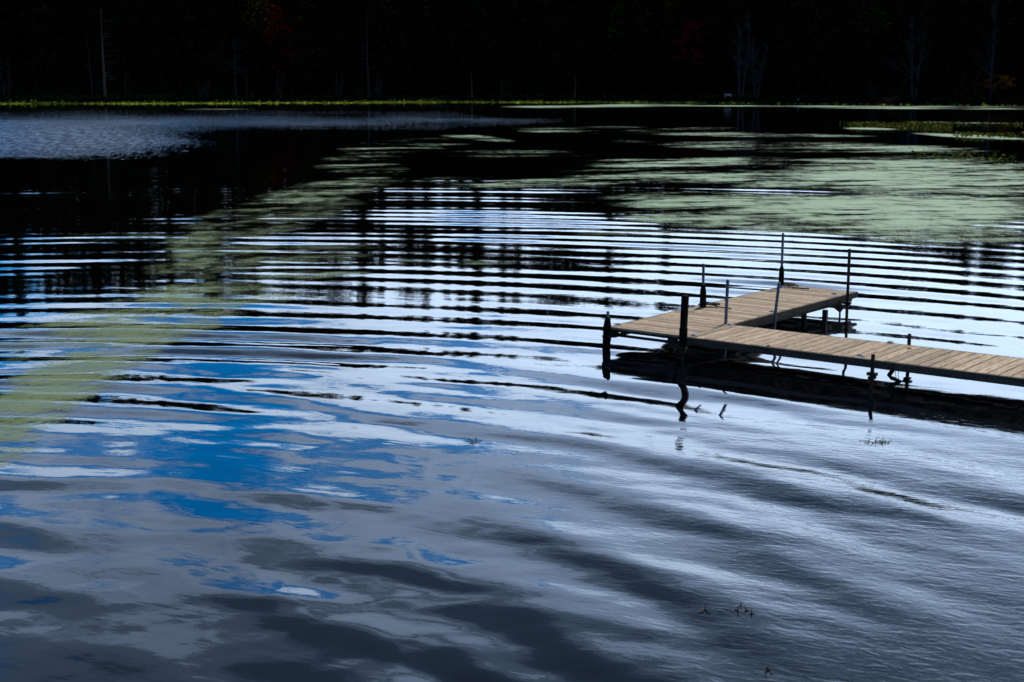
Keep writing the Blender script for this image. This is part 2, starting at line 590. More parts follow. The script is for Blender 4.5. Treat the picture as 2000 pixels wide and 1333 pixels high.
gx = np.concatenate([[-3500, -1500, -700, -400], np.linspace(-260, 260, 150), [400, 700, 1500, 3500]])
dy = np.concatenate([[-3500, -1000, -400, -200, -100, -40, -12], np.linspace(-6, 40, 60), np.linspace(43, 130, 30), [200, 400, 900, 3000]])
GX, GD = np.meshgrid(gx, dy, indexing='ij')
GY = shore(GX) + GD
GZ = terrain(GX, GY)
n0, n1_ = GX.shape
ii, jj = np.meshgrid(np.arange(n0 - 1), np.arange(n1_ - 1), indexing='ij')
F = np.stack([ii * n1_ + jj, (ii + 1) * n1_ + jj, (ii + 1) * n1_ + jj + 1, ii * n1_ + jj + 1], -1).reshape(-1, 4)
gr = link('ground', np_mesh('ground', np.stack([GX, GY, GZ], -1).reshape(-1, 3), F, M_GROUND, True))
tag(gr, 'dark far bank and wooded hill rising behind the pond', 'ground', kind='structure')

# ------------------------------------------------------------------ leaf scatter helper
def quads(c, size, nrm_up, rs, aspect=1.0):
    """random quads about the points c; nrm_up 0..1 turns them face up"""
    n = len(c)
    u = rs.normal(size=(n, 3)); u[:, 2] *= (1 - nrm_up)
    u /= np.linalg.norm(u, axis=1)[:, None] + 1e-9
    w = rs.normal(size=(n, 3)); w[:, 2] *= (1 - nrm_up)
    w -= u * np.sum(u * w, 1)[:, None]
    w /= np.linalg.norm(w, axis=1)[:, None] + 1e-9
    s = np.asarray(size).reshape(-1, 1) * rs.uniform(0.6, 1.3, (n, 1))
    a = s * 0.5 * u
    bb = s * 0.5 * w * aspect
    P = np.stack([c - a * 1.0, c - bb * rs.uniform(.6, 1.1, (n, 1)), c + a, c + bb * rs.uniform(.6, 1.1, (n, 1))], 1)
    return P.reshape(-1, 3), np.arange(n * 4).reshape(-1, 4)


# lime waterweed fringe along the far shore
rs = np.random.RandomState(3)
n = 34000
x = rs.uniform(-165, 150, n)
pxs = 1000 + FOC * x / shore(x)
thin = np.clip((1500 - pxs) / 500.0, 0.06, 1)
wob = fbm(x / 9.0, x * 0 + 3, 31, 4)
d = rs.uniform(-1, 1, n)
d = np.where(d < 0, d * (4 + 18 * wob), d * 3.5)
y = shore(x) + d
hh = np.where(d < 0, rs.uniform(0, .05, n), rs.uniform(0, 1, n) * 0.20 * wob)
k = rs.uniform(0, 1, n) < thin
x, y, d, hh = x[k], y[k], d[k], hh[k]
n = len(x)
z = np.where(d > 0, np.maximum(terrain(x, y), 0.01) * 0.5, 0.0) + hh + 0.02
P, Q = quads(np.stack([x, y, z], 1), rs.uniform(0.4, 1.0, n), 0.96, rs)
P[:, 2] = np.maximum(P[:, 2], 0.015)
o = link('shore_waterweed', np_mesh('shore_waterweed', P, Q, M_LIME))
tag(o, 'bright lime green fringe of waterweed along the far shore', 'waterweed', kind='stuff')

# bank grass and undergrowth
n = 9000
x = rs.uniform(-160, 150, n)
pxg = 1000 + FOC * x / shore(x)
dens = np.where((pxg > 20) & (pxg < 335), 1.0, np.where((pxg > 1370) & (pxg < 1500), 0.8, 0.25))
k = rs.uniform(0, 1, n) < dens
x = x[k]; n = len(x)
y = shore(x) + rs.uniform(5, 12, n)
z = terrain(x, y) + rs.uniform(0, 0.75, n)
P, Q = quads(np.stack([x, y, z], 1), rs.uniform(0.3, 0.7, n), 0.2, rs)
o = link('bank_grass', np_mesh('bank_grass', P, Q, M_BANK))
tag(o, 'dim green grass growing on the far bank', 'grass', kind='stuff')
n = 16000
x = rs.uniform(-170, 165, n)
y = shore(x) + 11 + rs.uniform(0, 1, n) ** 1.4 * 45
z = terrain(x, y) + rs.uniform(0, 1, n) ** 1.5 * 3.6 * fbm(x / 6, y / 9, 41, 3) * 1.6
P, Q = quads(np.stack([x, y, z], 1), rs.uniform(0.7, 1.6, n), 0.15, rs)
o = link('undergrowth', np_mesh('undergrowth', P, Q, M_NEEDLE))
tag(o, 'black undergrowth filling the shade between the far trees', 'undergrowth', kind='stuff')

# ------------------------------------------------------------------ trees
def limb_path(p0, dirn, L, bend, rs, n=5):
    pts = [np.array(p0, float)]
    d = np.array(dirn, float); d /= np.linalg.norm(d)
    for _ in range(n - 1):
        d = d + rs.normal(0, bend, 3) + np.array((0, 0, 0.05))
        d /= np.linalg.norm(d)
        pts.append(pts[-1] + d * L / (n - 1))
    return pts


def conifer_meshes(seed, H=28.0, spread=3.6, base=0.16, leafm=None):
    rs = np.random.RandomState(seed)
    t = MB()
    lean = rs.normal(0, 0.012, 2)
    t.tube([(0, 0, -0.8), (lean[0] * H * .4, lean[1] * H * .4, H * .4), (lean[0] * H, lean[1] * H, H * 0.97)], [0.36, 0.24, 0.03], 7)
    pts = []
    z = H * base
    while z < H * 0.98:
        f = (z - H * base) / (H * (1 - base))
        rad = spread * (1 - f) ** 0.75 * rs.uniform(0.65, 1.15) * (0.55 + min(1, f * 5) * 0.45) + 0.25
        for b_ in range(rs.randint(4, 7)):
            an = rs.uniform(0, 6.283)
            L = rad * rs.uniform(0.6, 1.15)
            end = np.array((math.cos(an) * L, math.sin(an) * L, -0.12 * L + rs.normal(0, .15)))
            if L > 1.3 and rs.rand() < 0.5:
                t.tube([(lean[0] * z, lean[1] * z, z), (end[0] * .9, end[1] * .9, z + end[2])], [0.05, 0.015], 3, False)
            m = max(3, int(L * 3.2))
            for q in range(m):
                s = (q + rs.rand()) / m
                pts.append(np.array((lean[0] * z, lean[1] * z, z)) + end * (0.15 + 0.85 * s) + rs.normal(0, 0.22, 3))
        z += rs.uniform(0.45, 0.95)
    pts = np.array(pts)
    P, Q = quads(pts, np.full(len(pts), 1.35), 0.3, rs, 0.8)
    return t.mesh('trunk', M_BARK), np_mesh('crown', P, Q, leafm or M_NEEDLE)


def broadleaf_meshes(seed, H=20.0, spread=5.0, base=0.25, leafm=None, n_cl=26, per=34, bark=None, leaf=0.75):
    rs = np.random.RandomState(seed)
    t = MB()
    top = np.array((rs.normal(0, .4), rs.normal(0, .4), H * 0.8))
    r0 = 0.012 * H + 0.04
    t.tube([(0, 0, -0.8), top * 0.45 + rs.normal(0, .15, 3), top], [r0, r0 * .7, r0 * .15], 7)
    pts = []
    for c in range(n_cl):
        an = rs.uniform(0, 6.283)
        f = rs.uniform(0, 1)
        zz = H * (base + (1 - base) * f)
        prof = math.sin(math.pi * min(1, 0.18 + 0.80 * f)) ** 0.7
        rr = spread * prof * rs.uniform(0.25, 1.0)
        ctr = np.array((math.cos(an) * rr, math.sin(an) * rr, zz))
        st = top * min(0.95, max(0.2, (zz - rr * 0.7) / (H * .8)))
        t.tube([st, (st + ctr) / 2 + np.array((0, 0, -0.2)), ctr], [r0 * .3, r0 * .18, 0.02], 4, False)
        cr = H * 0.075 * rs.uniform(0.7, 1.5)
        pts.append(ctr + rs.normal(0, 1, (per, 3)) * np.array((cr, cr, cr * 0.55)) * 0.62)
    pts = np.concatenate(pts)
    P, Q = quads(pts, np.full(len(pts), leaf), 0.3, rs, 0.8)
    return t.mesh('trunk', bark or M_BARK), np_mesh('crown', P, Q, leafm or M_LEAF)


def bare_meshes(seed, H=18.0, spread=4.5, stems=1, bark=None, base=0.22):
    rs = np.random.RandomState(seed)
    t, tw = MB(), MB()
    for s in range(stems):
        dx = (s - (stems - 1) / 2) * 0.14
        tr = limb_path((s * 0.5 - stems * .2, 0, -0.6), (dx + rs.normal(0, .02), rs.normal(0, .03), 1), H * rs.uniform(.85, 1.0) + .6, 0.03, rs, 8)
        t.tube(tr, list(np.linspace(0.013 * H, 0.02, 8)), 6)
        for b_ in range(int(26 / stems) + 6):
            f = rs.uniform(base, 0.97)
            i = f * 7
            p = tr[int(i)] + (tr[min(7, int(i) + 1)] - tr[int(i)]) * (i - int(i))
            an = rs.uniform(0, 6.283)
            L = spread * (1 - f * 0.75) * rs.uniform(0.5, 1.1)
            br = limb_path(p, (math.cos(an) * .8, math.sin(an) * .8, rs.uniform(.5, 1.3)), L, 0.12, rs, 5)
            tw.tube(br, [0.07, 0.055, 0.04, 0.03, 0.015], 3, False)
            for q in range(7):
                p2 = br[rs.randint(1, 5)]
                an2 = an + rs.normal(0, .9)
                b2 = limb_path(p2, (math.cos(an2) * .7, math.sin(an2) * .7, rs.uniform(.3, 1.4)), L * rs.uniform(.25, .5), 0.15, rs, 4)
                tw.tube(b2, [0.032, 0.025, 0.02, 0.01], 3, False)
                for q2 in range(3):
                    an3 = an2 + rs.normal(0, .9)
                    b3 = limb_path(b2[rs.randint(1, 4)], (math.cos(an3) * .6, math.sin(an3) * .6, rs.uniform(.4, 1.4)), L * rs.uniform(.12, .28), 0.15, rs, 3)
                    tw.tube(b3, [0.022, 0.018, 0.01], 3, False)
    return t.mesh('trunk', bark or M_GREYB), tw.mesh('branches', bark or M_GREYB)


def snag_meshes(seed, H=18.0, r=0.28, n_br=22, reach=2.6, low=0.12, bark=None, lean=0.0):
    rs = np.random.RandomState(seed)
    t, tw = MB(), MB()
    tr = limb_path((0, 0, -0.6), (lean, rs.normal(0, .01), 1), H + .6, 0.012, rs, 8)
    t.tube(tr, list(np.linspace(r, 0.04, 8)), 7)
    for b_ in range(n_br):
        f = rs.uniform(low, 0.95)
        i = f * 7
        p = tr[int(i)] + (tr[min(7, int(i) + 1)] - tr[int(i)]) * (i - int(i))
        an = rs.choice([0, math.pi]) + rs.normal(0, .7)
        L = reach * (1 - .5 * f) * rs.uniform(.4, 1.1)
        br = limb_path(p, (math.cos(an), math.sin(an), rs.uniform(-.15, .3)), L, 0.1, rs, 4)
        tw.tube(br, [0.055, 0.045, 0.03, 0.012], 3, False)
        for q in range(3):
            an2 = an + rs.normal(0, .7)
            b2 = limb_path(br[rs.randint(1, 4)], (math.cos(an2), math.sin(an2), rs.uniform(-.2, .4)), L * .4, .1, rs, 3)
            tw.tube(b2, [0.028, 0.02, 0.01], 3, False)
    return t.mesh('trunk', bark or M_PALE), tw.mesh('branches', bark or M_PALE)


def plant(name, meshes, x, y, label, cat='tree', group=None, s=1.0, rz=0.0, pn=('trunk', 'crown')):
    e = empty(name, (x, y, float(terrain(np.array([x]), np.array([y]))[0])), rz)
    s *= 1.10 if x < 30 else (1.0 if x < 60 else 0.93)
    e.scale = (s, s, s)
    tag(e, label, cat, group)
    for part, me in zip(pn, meshes):
        o_ = link(part, me, e)
        if part == 'branches':
            o_['kind'] = 'stuff'
    return e


rnd = random.Random(8)
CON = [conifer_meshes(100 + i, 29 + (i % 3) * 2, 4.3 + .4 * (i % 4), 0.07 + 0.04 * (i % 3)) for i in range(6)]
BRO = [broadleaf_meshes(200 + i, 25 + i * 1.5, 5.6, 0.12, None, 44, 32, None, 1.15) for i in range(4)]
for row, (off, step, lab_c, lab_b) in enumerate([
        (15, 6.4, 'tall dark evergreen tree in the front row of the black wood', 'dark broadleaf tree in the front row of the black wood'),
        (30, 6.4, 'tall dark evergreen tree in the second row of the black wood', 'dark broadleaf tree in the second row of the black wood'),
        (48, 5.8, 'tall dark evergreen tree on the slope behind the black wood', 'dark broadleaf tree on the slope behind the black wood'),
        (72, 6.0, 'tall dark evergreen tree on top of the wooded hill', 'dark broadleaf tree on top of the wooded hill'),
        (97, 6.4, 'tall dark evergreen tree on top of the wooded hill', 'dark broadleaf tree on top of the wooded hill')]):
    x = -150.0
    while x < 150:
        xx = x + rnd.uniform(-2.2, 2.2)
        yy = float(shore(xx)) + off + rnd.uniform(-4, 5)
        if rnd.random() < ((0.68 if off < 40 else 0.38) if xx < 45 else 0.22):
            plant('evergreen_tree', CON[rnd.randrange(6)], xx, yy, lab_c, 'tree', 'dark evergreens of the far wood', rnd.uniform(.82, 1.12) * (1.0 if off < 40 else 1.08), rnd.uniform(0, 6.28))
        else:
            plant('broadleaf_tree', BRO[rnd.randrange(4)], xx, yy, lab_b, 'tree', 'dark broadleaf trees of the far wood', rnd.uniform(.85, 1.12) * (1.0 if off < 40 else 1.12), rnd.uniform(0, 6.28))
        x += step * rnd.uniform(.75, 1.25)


def at_shore(px_, off):
    """a spot OFF metres behind the shore, in the direction of a photo column"""
    s = 300.0
    for _ in range(12):
        x_ = (px_ - 1000) / FOC * (s * CP + CAM_H * SP) 
        s = float(shore(x_)) + off
    return x_, s


def feature(px_, off, name, meshes, label, s=1.0, pn=('trunk', 'crown'), cat='tree', group=None, rz=0.0):
    x_, y_ = at_shore(px_, off)
    return plant(name, meshes, x_, y_, label, cat, group, s, rz, pn)


TB = ('trunk', 'branches')
feature(206, 9, 'dead_tree', snag_meshes(1, 18.5, 0.33, 26, 3.2, .1), 'tall pale dead trunk standing bare at the left of the far bank', pn=TB)
feature(181, 10, 'dead_tree', snag_meshes(2, 13, 0.17, 18, 2.4, .3, M_GREYB), 'thin grey dead trunk just left of the tall pale one', pn=TB)
feature(246, 11, 'dead_tree', snag_meshes(3, 14, 0.15, 18, 2.2, .3, M_GREYB), 'thin grey dead trunk just right of the tall pale one', pn=TB)
feature(461, 9, 'dead_tree', snag_meshes(4, 13, 0.2, 34, 6.0, .42, M_GREYB), 'grey dead tree with wide flat branches left of the red maple', pn=TB)
feature(483, 8, 'dead_tree', snag_meshes(5, 6, 0.14, 6, 1.2, .4, M_GREYB), 'short grey dead stub beside the flat-branched dead tree', pn=TB)
feature(720, 9, 'dead_tree', snag_meshes(6, 19, 0.30, 22, 3.6, .3, M_GREYB), 'tall grey dead trunk near the middle of the far bank', pn=TB)
feature(922, 7, 'dead_tree', snag_meshes(7, 5.5, 0.16, 5, 1.0, .4, M_PALE), 'short pale forked trunk right of the tall grey dead trunk', pn=TB)
feature(1123, 7, 'dead_tree', snag_meshes(8, 4.5, 0.16, 6, 1.2, .3, M_PALE), 'short pale leaning stub at the middle right of the far bank', pn=TB)
feature(980, 8, 'dead_tree', snag_meshes(9, 5.0, 0.12, 6, 1.0, .4, M_GREYB), 'thin short grey stub right of the pale forked trunk', pn=TB)
feature(548, 6, 'sapling', bare_meshes(11, 6.5, 1.2, 2, M_GREYB), 'slim forked bare sapling on the bank under the red maple', pn=TB, cat='sapling')
feature(663, 6, 'sapling', bare_meshes(12, 6.0, 1.2, 2, M_GREYB), 'slim V shaped bare sapling left of the tall grey dead trunk', pn=TB, cat='sapling')
feature(740, 6, 'sapling', bare_meshes(13, 5.5, 1.0, 2, M_GREYB), 'slim bare sapling just right of the tall grey dead trunk', pn=TB, cat='sapling')
feature(400, 6, 'sapling', bare_meshes(14, 4.5, 1.0, 3, M_GREYB), 'low many-stemmed bare sapling left of the flat-branched dead tree', pn=TB, cat='sapling')
feature(15, 7, 'sapling', bare_meshes(15, 9, 2.0, 2, M_GREYB), 'bare forked sapling at the far left end of the bank', pn=TB, cat='sapling')
feature(1448, 10, 'bare_tree', bare_meshes(21, 19.5, 5.0, 2, M_TWIG), 'bare grey tree with a fan of fine twigs behind the bench', pn=TB)
feature(1478, 9, 'bare_tree', bare_meshes(24, 14, 3.6, 2, M_TWIG), 'leaning bare grey tree right of the twiggy tree behind the bench', pn=TB)
feature(1785, 12, 'bare_tree', bare_meshes(22, 20, 6.5, 2, M_TWIG), 'wide bare grey tree between the twiggy tree and orange bush', pn=TB)
feature(1935, 13, 'bare_tree', bare_meshes(23, 21, 5.5, 1, M_TWIG), 'bare grey tree rising behind the orange bush', pn=TB)
feature(545, 13, 'red_maple', broadleaf_meshes(31, 21, 3.4, .28, M_RED, 20, 22), 'narrow dim red maple left of the middle of the wood')
feature(505, 15, 'yellow_tree', broadleaf_meshes(32, 22, 3.6, .7, M_YELLOW, 12, 20), 'tree with dim yellow leaves high up beside the narrow red maple')
feature(1345, 11, 'red_maple', broadleaf_meshes(33, 17.5, 4.4, .42, M_RED, 24, 26), 'red maple glowing left of the bare twiggy tree')
feature(1225, 12, 'green_tree', broadleaf_meshes(34, 21, 4.2, .62, M_GREENL, 18, 22), 'dim green leafed tree left of the glowing red maple')
feature(1310, 14, 'red_maple', broadleaf_meshes(35, 22, 3.8, .5, M_RUSSET, 20, 26), 'russet tree standing behind the glowing red maple')
feature(1620, 11, 'russet_tree', broadleaf_meshes(36, 16, 4.4, .3, M_RUSSET, 24, 26), 'russet leafed tree right of the bare twiggy tree')
feature(1700, 13, 'green_tree', broadleaf_meshes(37, 21, 3.0, .55, M_GREENL, 14, 20), 'narrow green leafed tree between russet tree and wide bare tree')
feature(1870, 16, 'red_maple', broadleaf_meshes(38, 23, 3.4, .75, M_RED, 10, 20), 'tree with dim red leaves at the top right of the wood')
feature(940, 12, 'russet_tree', broadleaf_meshes(39, 14, 4.0, .35, M_RUSSET, 20, 22), 'low russet tree above the pale forked trunk')
feature(1950, 8, 'orange_bush', broadleaf_meshes(40, 5.4, 3.6, .45, M_ORANGE, 30, 34, None, .42), 'rounded orange bush on the far bank at the right', cat='bush', pn=('stem', 'crown'))
feature(1620, 8, 'yellow_bush', broadleaf_meshes(41, 4.4, 2.2, .3, M_YELLOW, 10, 16, None, .4), 'small dim yellow bush under the russet leafed tree', cat='bush', pn=('stem', 'crown'))
feature(1705, 7, 'grey_bush', bare_meshes(42, 3.6, 1.4, 3), 'small bare grey bush on the bank left of the orange bush', cat='bush', pn=('stem', 'branches'))

# bench and marker on the bank
bx, by = at_shore(1421, 8)
bench = empty('park_bench', (bx, by, float(terrain(np.array([bx]), np.array([by]))[0])))
tag(bench, 'small white bench on the far bank under the twiggy bare tree', 'bench')
MB().box(-.85, .85, .18, .22, .48, .98, .01).build('backrest', M_BENCH, bench)
MB().box(-.85, .85, -.24, .17, .42, .46, .01).build('seat', M_BENCH, bench)
for s in (-.68, .68):
    MB().box(s - .04, s + .04, -.2, .2, -.3, .42, .008).build('leg', M_BENCH, bench)
mx_, my_ = at_shore(1559, 3)
mk = MB()
mk.tube([(0, 0, -.5), (0, 0, .55), (0, 0, .6)], [.06, .06, .03], 8)
mk.tube([(0, 0, .5), (0, 0, .53)], [.09, .09], 8)
mk = mk.build('marker_post', M_BENCH)
mk.location = (mx_, my_, float(terrain(np.array([mx_]), np.array([my_]))[0]))
tag(mk, 'tiny white marker post at the water edge right of the bench', 'post')

# ------------------------------------------------------------------ duckweed rafts
rs = np.random.RandomState(17)
BL = [  # photo centre x, y, half width, half height, slope, density, streak threshold, tint (1 pale with painted sky sheen .. 0 olive)
    (1830, 345, 330, 42, .02, .95, .36, 1), (1560, 352, 330, 20, .02, .95, .40, 1), (1330, 320, 220, 12, .0, .9, .45, 1),
    (1080, 357, 240, 9, -.03, .85, .42, .9), (1250, 340, 200, 10, .0, .8, .50, 1), (1560, 316, 260, 9, .02, .8, .45, 1),
    (1480, 264, 260, 5, .015, .8, .40, 1), (1500, 283, 330, 12, .02, .5, .50, 1), (1800, 292, 200, 10, .03, .5, .50, 1),
    (1480, 400, 330, 26, .03, .9, .36, .95), (1750, 410, 330, 36, .03, .9, .30, 1), (1330, 428, 150, 14, .05, .75, .40, .9),
    (1560, 440, 320, 24, .03, .65, .36, .9), (1850, 455, 260, 34, .03, .55, .36, 1), (1600, 290, 320, 12, .02, .5, .44, 1), (1000, 300, 200, 10, .0, .3, .46, .9), (1250, 455, 220, 10, .02, .35, .46, .7),
    (920, 268, 95, 6, .10, .75, .42, .9), (790, 285, 150, 16, -.06, .55, .46, .8), (1110, 258, 110, 4, .02, .6, .48, .9),
    (1240, 252, 260, 6, .0, .4, .50, .9), (700, 318, 100, 22, -.05, .55, .45, .7), (730, 345, 80, 12, -.2, .5, .42, .7),
    (640, 385, 130, 14, -.16, .45, .42, .5), (520, 402, 120, 12, -.12, .45, .42, .5), (870, 352, 90, 8, .0, .4, .45, .7),
    (450, 425, 110, 22, -.12, .42, .42, .35), (370, 470, 60, 36, -.2, .45, .42, .3), (180, 462, 160, 14, .0, .35, .46, .3),
    (400, 530, 140, 18, .02, .42, .40, .3), (560, 535, 190, 14, .0, .5, .38, .5), (870, 512, 160, 8, .02, .30, .42, .5),
    (420, 575, 190, 30, .0, .62, .30, .25), (290, 620, 230, 48, -.1, .62, .28, .2), (330, 650, 120, 26, -.1, .5, .30, .2), (110, 660, 190, 44, -.2, .50, .30, .2), (560, 500, 240, 26, -.05, .38, .36, .4), (420, 500, 130, 22, -.1, .4, .36, .3),
    (190, 705, 170, 50, -.3, .8, .24, .15), (100, 755, 180, 50, -.25, .85, .20, .15), (40, 810, 160, 56, -.3, .85, .20, .15), (0, 870, 100, 56, -.3, .65, .25, .1), (520, 440, 230, 30, -.25, .4, .36, .3), (640, 370, 170, 22, -.15, .5, .38, .5),
    (60, 735, 60, 10, .0, .3, .3, .1),
    (1080, 209, 110, 2.6, .0, .9, .25, .9), (1230, 206.5, 140, 3.0, -.01, .95, .15, .85), (1600, 208, 500, 1.6, .004, .75, .35, 1), (1800, 212, 300, 1.8, .008, .8, .40, 1),
    (380, 214, 130, 1.6, .0, .55, .4, .7), (1700, 252, 60, 2.2, .02, .9, .25, 1), (1900, 267, 130, 4.0, .05, .9, .25, 1), (1880, 240, 130, 1.6, .01, .7, .4, 1),
    (1950, 400, 140, 50, .0, .6, .4, 1), (1000, 418, 260, 12, .02, .18, .45, .5), (1480, 475, 160, 10, .0, .25, .45, .8),
]
vx_, vy_ = V[:, 0], V[:, 1]
dens, dsum = np.zeros(len(V)), np.full(len(V), 1e-6)
tint = np.zeros(len(V))
vis = (vy_ > 8) & (px > -700) & (px < 2700) & (vy_ < shore(vx_) + 1)
for (bx0, by0, rx, ry, sl, dn, th, ti) in BL:
    q0 = (px - bx0) / rx
    q1 = (py - by0 - q0 * rx * sl) / ry
    e2 = q0 ** 2 + q1 ** 2
    k = vis & (e2 < 1)
    st = fbm(px[k] / 150.0 + 7, py[k] / (2.2 + 0.012 * (by0 - 170)) + px[k] / 260.0, 71, 5)
    dd = dn * np.clip((1 - e2[k]) * 1.4, 0, 1) * np.clip((st - th) * 4.2 + 0.10, 0, 1) * np.clip(1.5 * fbm(px[k] / 80.0, py[k] / 1.5, 77, 3) - 0.05, 0.1, 1.1)
    dens[k] = 1 - (1 - dens[k]) * (1 - dd)
    tint[k] += ti * dd
    dsum[k] += dd
tint = tint / dsum
dg = dens.reshape(nr, na)
fm = np.maximum(np.maximum(dg[:-1], dg[1:]), np.maximum(np.roll(dg, -1, 1)[:-1], np.roll(dg, -1, 1)[1:])) > 0.03
ii, jj = np.nonzero(fm)
j2 = (jj + 1) % na
DF = np.stack([ii * na + jj, ii * na + j2, (ii + 1) * na + j2, (ii + 1) * na + jj], -1)
used = np.unique(DF)
remap = np.zeros(len(V), np.int64)
remap[used] = np.arange(len(used))
DV = V[used].copy()
DV[:, 2] += 0.006
dk = np_mesh('duckweed', DV, remap[DF], M_DUCK, True)
for nm, arr in (('tint', tint[used]), ('cover', dens[used])):
    a = dk.attributes.new(nm, 'FLOAT', 'POINT')
    a.data.foreach_set('value', arr.astype(np.float32))
print('duckweed faces', len(DF))
tag(link('duckweed', dk), 'pale green film of duckweed drifting in streaks on the pond', 'duckweed', kind='stuff')

# lily beds: leaves standing just out of the water on the far right
pts, szl = [], []
for (x0, x1, y0, y1, n_) in ((1655, 1860, 241, 251, 950), (1760, 2000, 240, 243, 160), (1860, 2080, 262, 269, 420), (1640, 1700, 241, 243, 40), (1780, 1990, 300, 312, 90)):
    gx_ = rs.uniform(x0, x1, n_)
    gy_ = rs.uniform(y0, y1, n_) + (gx_ - x0) / (x1 - x0) * (2 if y0 < 290 else 6)
    wx, wy = ground(gx_, gy_)
    pts.append(np.stack([wx, wy, rs.uniform(0.02, 0.30, n_) * np.clip(fbm(wx / 1.5, wy / 4, 81, 2) * 1.5, .3, 1.2)], 1))
pts = np.concatenate(pts)
P, Q = quads(pts, np.full(len(pts), 0.26), 0.25, rs, 0.8)
P[:, 2] = np.maximum(P[:, 2], 0.012)
tag(link('lily_bed', np_mesh('lily_bed', P, Q, M_LILY)), 'yellow green water lily leaves standing above the pond at the right', 'lilies', kind='stuff')

# ------------------------------------------------------------------ dock
TH = -0.663
EU = np.array((math.cos(TH), math.sin(TH)))
EV = np.array((-math.sin(TH), math.cos(TH)))
U0, PW, V0, WW, PL = -11.125, 1.24, 16.46, 1.225, 5.43
U1, V1 = U0 + PW, V0 + PL
UEND = 3.2
ZD = 0.318                                         # deck level
org = EU * U0 + EV * V0
dock = empty('dock', (org[0], org[1], 0.0), TH)     # local x along the walkway, local y along the platform
tag(dock, 'wooden T shaped pipe dock standing in the pond', 'dock')


def loc(wx, wy):
    d = np.array((wx, wy)) - org
    return float(d @ EU), float(d @ EV)


def loc3(p):
    a, b_ = loc(p[0], p[1])
    return (a, b_, p[2])


PT = 0.032
PITCHP = 0.1428
prnd = random.Random(5)
plank_m = [MB().box(-PW / 2 + 0.002 * i, PW / 2 - 0.001 * i, -0.0650, 0.0650, -PT, 0, 0.004).mesh('deck_plank', M_DECK) for i in range(3)]
wplank_m = [MB().box(-WW / 2 + 0.002 * i, WW / 2 - 0.001 * i, -0.0650, 0.0650, -PT, 0, 0.004).mesh('deck_plank', M_DECK) for i in range(3)]
k = 0
while (k + 0.5) * PITCHP < PL:
    link('deck_plank', plank_m[k % 3], dock, (PW / 2 + prnd.uniform(-.003, .003), (k + .5) * PITCHP, ZD + prnd.uniform(-.002, .002)), prnd.uniform(-.002, .002))
    k += 1
PL = k * PITCHP
k = 0
while U1 + k * PITCHP < UEND:
    link('deck_plank', wplank_m[k % 3], dock, (PW + 0.008 + (k + .5) * PITCHP, WW / 2 + prnd.uniform(-.003, .003), ZD + prnd.uniform(-.002, .002)), math.pi / 2 + prnd.uniform(-.002, .002))
    k += 1
WL = k * PITCHP


def board(name, x0, x1, y0, y1, z0, z1, mat):
    """one board, its own origin at its middle, long side along its local x"""
    lx, ly, lz = x1 - x0, y1 - y0, z1 - z0
    if lx >= ly:
        me = MB().box(-lx / 2, lx / 2, -ly / 2, ly / 2, -lz / 2, lz / 2, .004).mesh(name, mat)
        return link(name, me, dock, ((x0 + x1) / 2, (y0 + y1) / 2, (z0 + z1) / 2))
    me = MB().box(-ly / 2, ly / 2, -lx / 2, lx / 2, -lz / 2, lz / 2, .004).mesh(name, mat)
    return link(name, me, dock, ((x0 + x1) / 2, (y0 + y1) / 2, (z0 + z1) / 2), math.pi / 2)


ft, ZB = 0.036, ZD - 0.100
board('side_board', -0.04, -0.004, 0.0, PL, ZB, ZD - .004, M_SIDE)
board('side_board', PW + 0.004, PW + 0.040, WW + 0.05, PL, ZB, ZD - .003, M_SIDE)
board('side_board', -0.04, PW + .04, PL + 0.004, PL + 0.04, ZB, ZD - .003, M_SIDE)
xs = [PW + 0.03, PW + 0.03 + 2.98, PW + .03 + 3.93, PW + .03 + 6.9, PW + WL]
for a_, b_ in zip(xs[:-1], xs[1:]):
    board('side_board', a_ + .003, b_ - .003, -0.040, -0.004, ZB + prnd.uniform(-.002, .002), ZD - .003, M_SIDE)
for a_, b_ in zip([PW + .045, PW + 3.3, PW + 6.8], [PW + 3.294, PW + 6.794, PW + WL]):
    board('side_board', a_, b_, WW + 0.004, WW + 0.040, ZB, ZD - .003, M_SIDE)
for i in range(17):  # unseen joists, set close together to darken the underside of the deck
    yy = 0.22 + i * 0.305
    board('shade_joist', 0.0, PW, yy, yy + .04, ZD - .100, ZD - PT - .004, M_UNDER)
for i in range(30):  # same close joists, shading the walkway from below
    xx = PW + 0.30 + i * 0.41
    board('shade_joist', xx, xx + .04, 0.0, WW, ZD - .095, ZD - PT - .004, M_UNDER)
for yy in (.30, .60, .90):  # unseen stringers, added to keep light off the walkway's underside
    board('shade_stringer', PW + .06, PW + WL - .02, yy, yy + .04, ZD - .142, ZD - .098, M_UNDER)
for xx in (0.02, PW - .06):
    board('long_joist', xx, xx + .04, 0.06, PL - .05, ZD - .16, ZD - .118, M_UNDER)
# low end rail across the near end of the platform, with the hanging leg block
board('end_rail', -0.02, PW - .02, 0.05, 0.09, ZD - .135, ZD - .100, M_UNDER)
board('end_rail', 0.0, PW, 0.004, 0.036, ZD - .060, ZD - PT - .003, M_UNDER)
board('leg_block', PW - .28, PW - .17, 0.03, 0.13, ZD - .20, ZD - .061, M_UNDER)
board('leg_block', 0.0, .10, 0.03, 0.12, ZD - .15, ZD - .061, M_UNDER)


